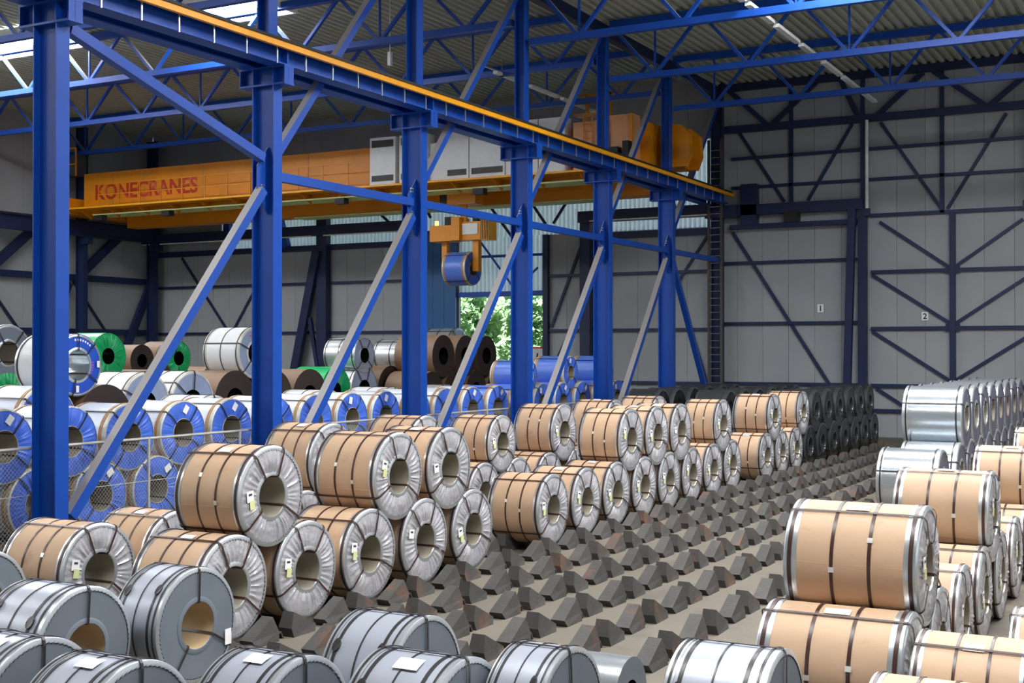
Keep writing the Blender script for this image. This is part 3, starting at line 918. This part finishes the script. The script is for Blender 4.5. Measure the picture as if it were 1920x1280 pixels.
def patch(ang0, ang1, x0, x1, r=CR + .014, n=6):          # paper stuck on the round side
    vs_ = []
    for i in range(n + 1):
        a = math.radians(ang0 + (ang1 - ang0) * i / n)
        for x in (x0, x1):
            vs_.append((x, r * math.cos(a), r * math.sin(a)))
    return MB().add(vs_, [(2 * i, 2 * i + 1, 2 * i + 3, 2 * i + 2) for i in range(n)])
def facecard(a, r, w, h, x=.53):
    # a rectangle on the end face round the point (a, r); looking from +X, +Y is right
    y, z = r * math.cos(math.radians(a)), r * math.sin(math.radians(a))
    q = MB()
    q.box(x - .003, x, y - w / 2, y + w / 2, z - h / 2, z + h / 2)
    return q
CARD = {}
def cardmesh(key, fn, mt):
    if key not in CARD:
        CARD[key] = fn().mesh(key, mt)
    return CARD[key]
SEALY = [(-.13, .15)]
coil_rng = random.Random(21)
def coil(kind, X, Y, Z, R, W, label, group, near=True, roll=None):
    q = coil_rng
    r = empty('steel_coil', (X - W / 2, Y, Z - R), label, 'coil', group)
    s = R / CR
    r.scale = (W, s, s)
    roll = q.uniform(-9, 9) if roll is None else roll
    for name, var, spin in template(kind):
        if not near and name in ('core_ring', 'back_cover') and kind not in ('kraft',):
            continue
        rot = 0
        if spin is True:
            rot = q.uniform(0, 6.28)
        elif spin == 'eye':
            rot = math.radians(roll + q.uniform(-4, 4))
        elif name == 'wrap':
            rot = math.radians(q.uniform(-14, 22))
        link(name, q.choice(var), r, (0, 0, CR), (rot, 0, 0))
    ax = (0, 0, CR)
    if kind == 'kraft' and near:
        a = q.uniform(-3, 3)
        for x in (-.13, .15):
            link('strap_seal', cardmesh('seal%s' % x, lambda: patch(176, 181, x - .022, x + .022, CR + .0105, 2), 'seal'), r, ax, (math.radians(a + q.uniform(-30, 14)), 0, 0))
        b = q.uniform(-20, 12)
        if q.random() < .75:
            link('tag', cardmesh('tag', lambda: facecard(183, .40, .085, .11, .536), 'tag'), r, ax, (math.radians(b), 0, 0))
        lb = link('label', cardmesh('klabel', lambda: facecard(169, .43, .12, .13, .532), 'paper'), r, ax, (math.radians(b), 0, 0))
        link('print', cardmesh('kprint', lambda: facecard(166, .435, .06, .025, .534), 'print'), lb)
        if q.random() < .6:
            link('label', cardmesh('ktop', lambda: patch(96, 106, -.08, .1), 'paper'), r, ax, (math.radians(q.uniform(-6, 14)), 0, 0))
    if kind in ('pale', 'blue') :
        link('label', cardmesh('blabel', lambda: facecard(118, .44, .12, .16), 'paper'), r, ax, (math.radians(q.uniform(-70, 20)), 0, 0))
    if kind == 'grey' and near:
        if q.random() < .75:
            link('label', cardmesh('glabel', lambda: patch(99, 112, -.12, .16, CR + .016), 'paper'), r, ax, (math.radians(q.uniform(-3, 6)), 0, 0))
        for x in (-.34, .29):
            pd = MB()
            def mk(x=x):
                mm = MB()
                pts = [(x + .05 * math.cos(t * PI / 6), 6.0 * math.sin(t * PI / 6)) for t in range(12)]
                vv = []
                for rr in (CR, CR + .022):
                    for xx, aa in pts:
                        a_ = math.radians(148 + aa)
                        vv.append((xx, rr * math.cos(a_), rr * math.sin(a_)))
                return mm.add(vv, [tuple(range(12, 24))] + [(i, (i + 1) % 12, 12 + (i + 1) % 12, 12 + i) for i in range(12)])
            link('strap_pad', cardmesh('pad%s' % x, mk, 'strapblk'), r, ax, (math.radians(q.uniform(-14, 8)), 0, 0))
    if kind == 'print':
        for a_, rr_ in ((2, .49), (266, .46)):
            link('label', facecard(a_, rr_, .07, .13, .532).mesh('printlabel', 'paper'), r, ax)
        for j in range(7):
            link('printed_mark', facecard(52 + j * 7.5, .49, .035, .04, .502).mesh('mark', 'paper'), r, ax)
        for j in range(5):
            link('printed_mark', facecard(-24 + j * 8, .38, .03, .03, .502).mesh('mark', 'magenta'), r, ax)
    if kind == 'white' and q.random() < .3:
        mk_ = lambda: facecard(112, .43, .05, .03, .503).box(.499, .503, -.1, -.02, .39, .405).box(.499, .503, -.03, .05, .37, .385)
        link('red_mark', cardmesh('redmark', mk_, 'redprint'), r, ax)
    return r

# --- brown paper wrapped rows left of the chocks, dark coils at their far end
S0, SP, RR = 11.52, 1.40, .612
ZLOW = .72
def upz(R, p, zl):
    return zl + math.sqrt((2 * R + .002) ** 2 - (p / 2) ** 2)
ZUP = upz(RR, SP, ZLOW)
slot = lambda k: S0 + SP * k
WK = {0: 1.05, .5: 1.02, 2.5: 1.06, 8.5: .92, 12.5: .85, 6: 1.0}
n = 0
def kw(k):
    return 'dark steel wrapped coil' if k > 17.6 else 'brown paper wrapped coil'
cnt = {}
for k in [0, 1, 2, 3, 4, 6, 7, 8, 9, 10, 11, 12, 13, 15, 16, 17] + list(range(18, 25)):
    key = 'dk' if k > 17 else 'kr'
    cnt[key] = cnt.get(key, 0) + 1
    coil('dark' if k > 17 else 'kraft', -9.97, slot(k), ZLOW, RR, WK.get(k, 1.0),
         '%s, %s from near end, bottom row facing the chocks' % (kw(k), ORD[cnt[key] - 1]), 'coils facing the chocks, bottom row')
cnt = {}
for k in [.5, 2.5, 3.5, 8.5, 9.5, 10.5, 12.5, 15.5, 17.5, 18.5, 19.5, 20.5, 21.5, 22.5, 23.5]:
    key = 'dk' if k > 17.6 else 'kr'
    cnt[key] = cnt.get(key, 0) + 1
    coil('dark' if k > 17.6 else 'kraft', -9.97, slot(k), ZUP, RR, WK.get(k, 1.0),
         '%s, %s from near end, top row facing the chocks' % (kw(k), ORD[cnt[key] - 1]), 'coils facing the chocks, top row')
cnt = {}
for k in range(25):
    key = 'dk' if k > 16 else 'kr'
    cnt[key] = cnt.get(key, 0) + 1
    coil('dark' if k > 16 else 'kraft', -12.15, slot(k), ZLOW, RR, 1.1 if k == 0 else 1.0,
         '%s, %s from near end, bottom of second row from chocks' % ('dark steel wrapped coil' if k > 16 else 'brown wrapped coil', ORD[cnt[key] - 1]), 'second row of coils, bottom', near=k < 3)
cnt = {}
for k in [3.5, 5.5, 7.5, 9.5, 11.5, 13.5, 17.5, 18.5, 19.5, 20.5, 21.5, 22.5]:
    key = 'dk' if k > 16 else 'kr'
    cnt[key] = cnt.get(key, 0) + 1
    Ru = .56 if k == 7.5 else RR
    coil('dark' if k > 16 else 'kraft', -12.15, slot(k), ZLOW + math.sqrt((Ru + RR + .002) ** 2 - .49), Ru, .95,
         '%s, %s from near end, top of second row from chocks' % ('dark steel wrapped coil' if k > 16 else 'brown wrapped coil', ORD[cnt[key] - 1]), 'second row of coils, top', near=k < 12)
for j, k in enumerate(range(17, 24)):
    coil('dark', -14.3, slot(k), ZLOW, RR, 1.0, 'dark coil, %s from near end, bottom of the hidden third row' % ORD[j], 'third row of dark coils', near=False)
for j, k in enumerate([17.5, 18.5, 19.5, 20.5, 21.5, 22.5]):
    coil('dark', -14.3, slot(k), ZUP, RR, 1.0, 'dark coil, %s from near end, top of the third row from the chocks' % ORD[j], 'third row of dark coils', near=False)

# --- grey steel wrapped coils in the foreground
G = 'grey wrapped coils in the foreground'
for X, Y, W, lab in ((-9.31, 10.19, .63, 'grey steel wrapped coil with a hanging paper tag below the brown coils'),
                     (-9.53, 8.86, .85, 'grey wrapped coil at the left edge showing half its card-lined bore'),
                     (-8.12, 7.1, .62, 'grey wrapped coil cut off by the bottom left corner'),
                     (-6.89, 6.92, .7, 'grey wrapped coil at the bottom edge, second from the left corner'),
                     (-5.9, 7.61, .66, 'grey wrapped coil at the bottom edge below the long-bodied brown coils'),
                     (-5.87, 9.27, .72, 'grey wrapped coil standing alone in front of the first chocks'),
                     (-4.8, 8.15, .78, 'pale grey wrapped coil with serrated ring at the bottom centre'),
                     (-4.26, 8.82, .5, 'grey wrapped coil at bottom centre beside the small bare coil'),
                     (-2.8, 9.53, .8, 'grey wrapped coil at the bottom right below the brown coils'),
                     (-12.25, 9.9, .8, 'dark grey coil end peeping in at the left edge')):
    r = coil('grey', X, Y, .6, .6, W, lab, G, roll=0 if X > -9 else None)
    if X == -9.31:
        tg = facecard(-24, .50, .1, .17, .536).build('paper_tag', 'paper', r)
        tg.location = (0, 0, CR)
coil('bare', -4.5, 10.55, .37, .37, .5, 'small bare steel coil without wrapping beside the nearest chock', None, roll=0)

# --- brown coils on the right
RA = .565
ZA = upz(RA, 1.46, RA)
G = 'brown coils at the right'
for j, (Y, W) in enumerate(((11.8, 1.32), (13.2, .9), (14.7, .95), (16.2, 1.0), (17.7, 1.0), (19.3, 1.0), (20.9, 1.0), (22.4, 1.0), (26.4, 1.0), (27.9, 1.0))):
    coil('kraft', -2.26, Y, RA, RA, W, 'brown paper wrapped coil, %s from front in the bottom row at the right' % ORD[j], G)
for j, (X, Y, W) in enumerate(((-2.26, 12.5, 1.25), (-2.26, 16.95, 1.15), (-2.05, 21.65, 1.1), (-2.2, 27.15, 1.0))):
    coil('kraft', X, Y, RA + math.sqrt((2 * RA + .002) ** 2 - ([1.4, 1.5, 1.5, 1.5][j] / 2) ** 2), RA, W, 'brown paper wrapped coil, %s from front in the top row at the right' % ORD[j], G)
for j, (X, Y, W) in enumerate(((-1.2, 9.45, .9), (-1.15, 11.1, .93), (-.6, 12.5, .9))):
    coil('kraft', X, Y, RA, RA, W, 'brown wrapped coil, %s from front in the rightmost row by the frame edge' % ORD[j], G)

# --- galvanised coils behind them
RG = .72
ZG2 = upz(RG, 1.45, RG)
G = 'galvanised coils at the right'
for j, Y in enumerate([27.6] + [29.88 + 1.45 * i for i in range(9)]):
    coil('galv', -4.68, Y, RG, RG, 1.25, 'shiny galvanised coil, %s from front in the bottom row at the right' % ORD[j], G, near=j < 3)
for j in range(8):
    coil('galv', -4.68, 30.6 + 1.45 * j, ZG2, RG, 1.32, 'shiny galvanised coil, %s from front in the top row at the right' % ORD[j], G, near=j < 3)

# --- far bay: blue ended coils along the fence
RB = .67
ZB = upz(RB, 1.52, RB)
XB = -18.85
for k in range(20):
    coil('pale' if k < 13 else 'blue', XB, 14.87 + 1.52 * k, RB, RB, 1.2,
         '%s coil with blue pleated end, %s along the fence, bottom row' % ('glare-painted blue' if k < 13 else 'blue wrapped', ORD[k]), 'blue ended coils, bottom row', near=k < 8)
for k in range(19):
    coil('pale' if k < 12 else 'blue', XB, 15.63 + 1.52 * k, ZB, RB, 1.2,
         '%s coil with blue pleated end, %s along the fence, upper row' % ('glare-painted blue' if k < 12 else 'blue wrapped', ORD[k]), 'blue ended coils, upper row', near=k < 8)
for j, k in enumerate((13.5, 15.5, 17.5)):
    coil('blue', XB - .1, 15.63 + 1.52 * k, ZB + math.sqrt(((.52, .57, .57)[j] + RB + .002) ** 2 - .76 ** 2), (.52, .57, .57)[j], 1.2,
         'bright blue wrapped coil, %s of three stacked on top beside the far door' % ORD[j], 'blue coils stacked on top')

# --- far bay: mixed stacks behind
def stack(X, R, p, Y0, lower, upper, third, W, where, group):
    zu = upz(R, p, R)
    seq = [('bottom', lower, R, 0., R), ('second', upper, zu, .5, R)]
    for nm, kinds, z, off, rr in seq:
        for i, kd in enumerate(kinds):
            if kd:
                coil(kd, X, Y0 + p * (i + off), z, rr, W, '%s, %s on the %s layer, %s' % (NM[kd], ORD[i], nm, where), group, near=False)
    for i, kd, rr, w in third:
        coil(kd, X, Y0 + p * i, zu + math.sqrt((R + rr + .002) ** 2 - (p / 2) ** 2), rr, w, '%s, on top at place %s, %s' % (NM[kd], ORD[int(i)], where), group, near=True)
NM = {'kraft': 'brown wrapped coil', 'white': 'white strapped coil', 'silver': 'silver strapped coil', 'brown': 'brown coil with dark end',
      'green': 'green film wrapped coil', 'greenend': 'brown coil with green end', 'beige': 'beige wrapped coil', 'print': 'white coil with printed blue end',
      'blue': 'blue coil', 'pale': 'glare-painted coil with blue end', 'dark': 'dark coil'}
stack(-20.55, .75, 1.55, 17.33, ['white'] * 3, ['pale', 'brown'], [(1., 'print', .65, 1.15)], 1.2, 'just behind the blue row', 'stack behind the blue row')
stack(-20.55, .67, 1.52, 22.3, ['white'] * 9, ['white', None, None, 'white', None, 'white', None, 'silver'], [], 1.35, 'second row behind the fence', 'white coils behind the blue row')
stack(-22.6, .8, 1.62, 20.5, ['white'] * 7, [None, 'white', 'white', 'brown', 'brown', 'brown'], [(4., 'white', .7, 1.25)], 1.4, 'third row behind the fence', 'coils in the third row')
stack(-25.7, .8, 1.62, 19.0, ['brown'] * 6, ['brown', 'green', 'brown', 'brown', 'brown'], [(1.5 + .0, 'beige', .7, 1.3), (3.5, 'green', .63, 1.1)], 1.4, 'fourth row near the left', 'coils in the fourth row')
stack(-25.2, .8, 1.62, 33.4, ['brown'] * 5, ['green', 'silver', 'brown', 'brown'], [(1.5, 'silver', .62, 1.3), (3.5, 'silver', .6, 1.5)], 1.4, 'fourth row by the sliding door', 'silver coils in the fourth row')
stack(-29.0, .8, 1.62, 26.8, ['brown'] * 5, ['brown', 'brown', 'brown', 'brown'], [(1.5, 'brown', .5, 1.2), (2.5, 'greenend', .55, 1.2)], 1.4, 'fifth row near the left', 'coils in the fifth row')
stack(-23.5, .75, 1.55, 36.7, ['brown'] * 5, ['brown'] * 4, [(1., 'brown', .75, 1.6), (2., 'brown', .75, 1.6), (3., 'brown', .75, 1.6)], 1.5, 'stack before the open door', 'large brown coils before the door')
stack(-29.2, .85, 1.72, 45.4, ['brown'] * 4, ['brown'] * 3, [(2., 'silver', .8, 1.5)], 1.4, 'last row by the end wall', 'coils by the end wall')
coil('blue', -27.15, 46.6, 8.2 - 1.18, .72, 1.15, 'blue wrapped coil held in the air by the crane grab', None)

# ---------------------------------------------------------------- wedge chocks
def wedge(m, X, Y, sgn, w=.165, z=0.):
    # slope looks towards the coil slot; Y is the slot centre, sgn +1 beyond it, -1 before it
    pr = [(.15, 0.), (.10, .085), (.52, .30), (.60, .11), (.575, 0.)]
    fl = [.05, .02, 0., .03, .05]
    a = [(X - w / 2 - e * .3, Y + sgn * d, zz) for (d, zz), e in zip(pr, fl)]
    b = [(X + w / 2 + e, Y + sgn * d, zz) for (d, zz), e in zip(pr, fl)]
    n = len(pr)
    f = [tuple(range(n)), tuple(range(n, 2 * n))[::-1]] + [(i, n + i, n + (i + 1) % n, (i + 1) % n) for i in range(n)]
    if sgn < 0:
        f = [x[::-1] for x in f]
    m.add(a + b, f)
def wedge_mesh(sgn):
    m = MB()
    wedge(m, 0, 0, sgn)
    return m.mesh('wedge_chock', 'chock')
WM = {1: wedge_mesh(1), -1: wedge_mesh(-1)}
HM = MB().bar((.05, .6, 0), (.05, .64, .08), .05, .02, (0, 0, 1)).bar((.05, .635, .08), (.05, .7, .08), .05, .02).bar((.05, .695, .08), (.05, .73, 0), .05, .02).mesh('handle', 'chock')
ROWX = [-5.35, -6.27, -7.17, -8.06, -8.96, -9.86]
allc = []
for ri, x in enumerate(ROWX):
    off = -.22 if ri == 0 else 0.
    for k in range(-1, 25):
        y = slot(k) + off
        if ri == 0 and (k < 0 or k > 24):
            continue
        if ri > 0 and k < 0 and x < -6.5:
            if not (-8.3 < x < -6.8):
                continue
        for sgn in (-1, 1):
            yy = y + sgn * .35
            d = -x * .4767 + yy * .879
            allc.append((d, ri, x, y, sgn, k))
allc.sort()
keep = [c for c in allc if c[0] < 1e9][:290]
rest = allc[290:]
seen = {}
for d, ri, x, y, sgn, k in sorted(keep, key=lambda c: (c[1], c[3] + c[4] * .35)):
    seen[ri] = seen.get(ri, 0) + 1
    q = rnd
    o = link('wedge_chock', WM[sgn], None, (x + q.uniform(-.02, .02), y + q.uniform(-.015, .015), 0), (0, 0, q.uniform(-.03, .03)))
    nn = seen[ri] - 1
    if sgn > 0 and d < 24:
        link('handle', HM, o)
    num = ORD[nn]
    tag(o, 'iron wedge chock, %s from front in the %s chock row from right' % (num, ORD[ri]), 'chock', 'wedge chocks on the aisle floor')
m = MB()
for d, ri, x, y, sgn, k in rest:
    wedge(m, x, y, sgn)
for k in range(25):
    for x in (-10.72, -12.4, -12.98):
        for sgn in (-1, 1):
            wedge(m, x, slot(k), sgn)
    if k >= 17 and k < 24:
        for x in (-14.6, -15.1):
            for sgn in (-1, 1):
                wedge(m, x, slot(k), sgn)
o = m.build('wedge_chocks', 'chock')
tag(o, 'far and half-hidden iron wedge chocks under the brown and dark coils', 'chocks', 'wedge chocks on the aisle floor')
o['kind'] = 'stuff'

# ---------------------------------------------------------------- trees outside the far door
def tree(x, y, hgt, rad, leaves, lab, mt):
    q = random.Random(int(x * 10 + y))
    r = empty('tree', (x, y, -.05), lab, 'tree', 'trees outside the far door')
    t = MB()
    t.tube((0, 0, 0), (.1, 0, hgt * .5), .16, 8).tube((.1, 0, hgt * .5), (-.1, .1, hgt * .85), .1, 7)
    for i in range(5):
        a = q.uniform(0, 6.28)
        z0 = hgt * q.uniform(.25, .6)
        t.tube((.05, 0, z0), (math.cos(a) * rad * .6, math.sin(a) * rad * .6, z0 + rad * .5), .05, 5)
    t.build('trunk', 'bark', r)
    m = MB()
    cl = [(q.uniform(-1, 1) * rad * .75, q.uniform(-1, 1) * rad * .75, q.uniform(.18, .98) * hgt, q.uniform(.35, .75)) for _ in range(60)]
    for i in range(leaves):
        cx, cy, cz, cr_ = q.choice(cl)
        d = Vector((q.gauss(0, 1), q.gauss(0, 1), q.gauss(0, 1))).normalized() * cr_ * q.uniform(.5, 1.1)
        p = Vector((cx, cy, cz)) + d
        u = Vector((q.gauss(0, 1), q.gauss(0, 1), q.gauss(0, 1))).normalized()
        w = u.orthogonal().normalized()
        s_ = q.uniform(.12, .22)
        m.add([p - u * s_, p + w * s_ * .6, p + u * s_, p - w * s_ * .6], [(0, 1, 2, 3)])
    o = m.build('foliage', mt, r)
    o['kind'] = 'stuff'
for i, (x, y, hh, rd, mt, lab) in enumerate(((-37.4, 62.5, 7.5, 2.3, 'leaf', 'leafy green tree left of centre in the far door opening'),
                                          (-34.6, 64.5, 8.5, 2.5, 'leaf2', 'light green tree in the middle of the far door opening'),
                                          (-32.0, 62.0, 7.0, 2.2, 'leaf', 'leafy green tree at the right side of the far door opening'),
                                          (-41.0, 67.0, 9.0, 2.8, 'leaf2', 'light green tree behind the stacked brown coils outside'),
                                          (-37.2, 70.0, 10.0, 3.0, 'leaf', 'tall green tree deep behind the far door opening'),
                                          (-33.5, 71.0, 10.5, 3.2, 'leaf2', 'tall pale green tree in the wood beyond the door'))):
    tree(x, y, hh, rd, 9000, lab, mt)
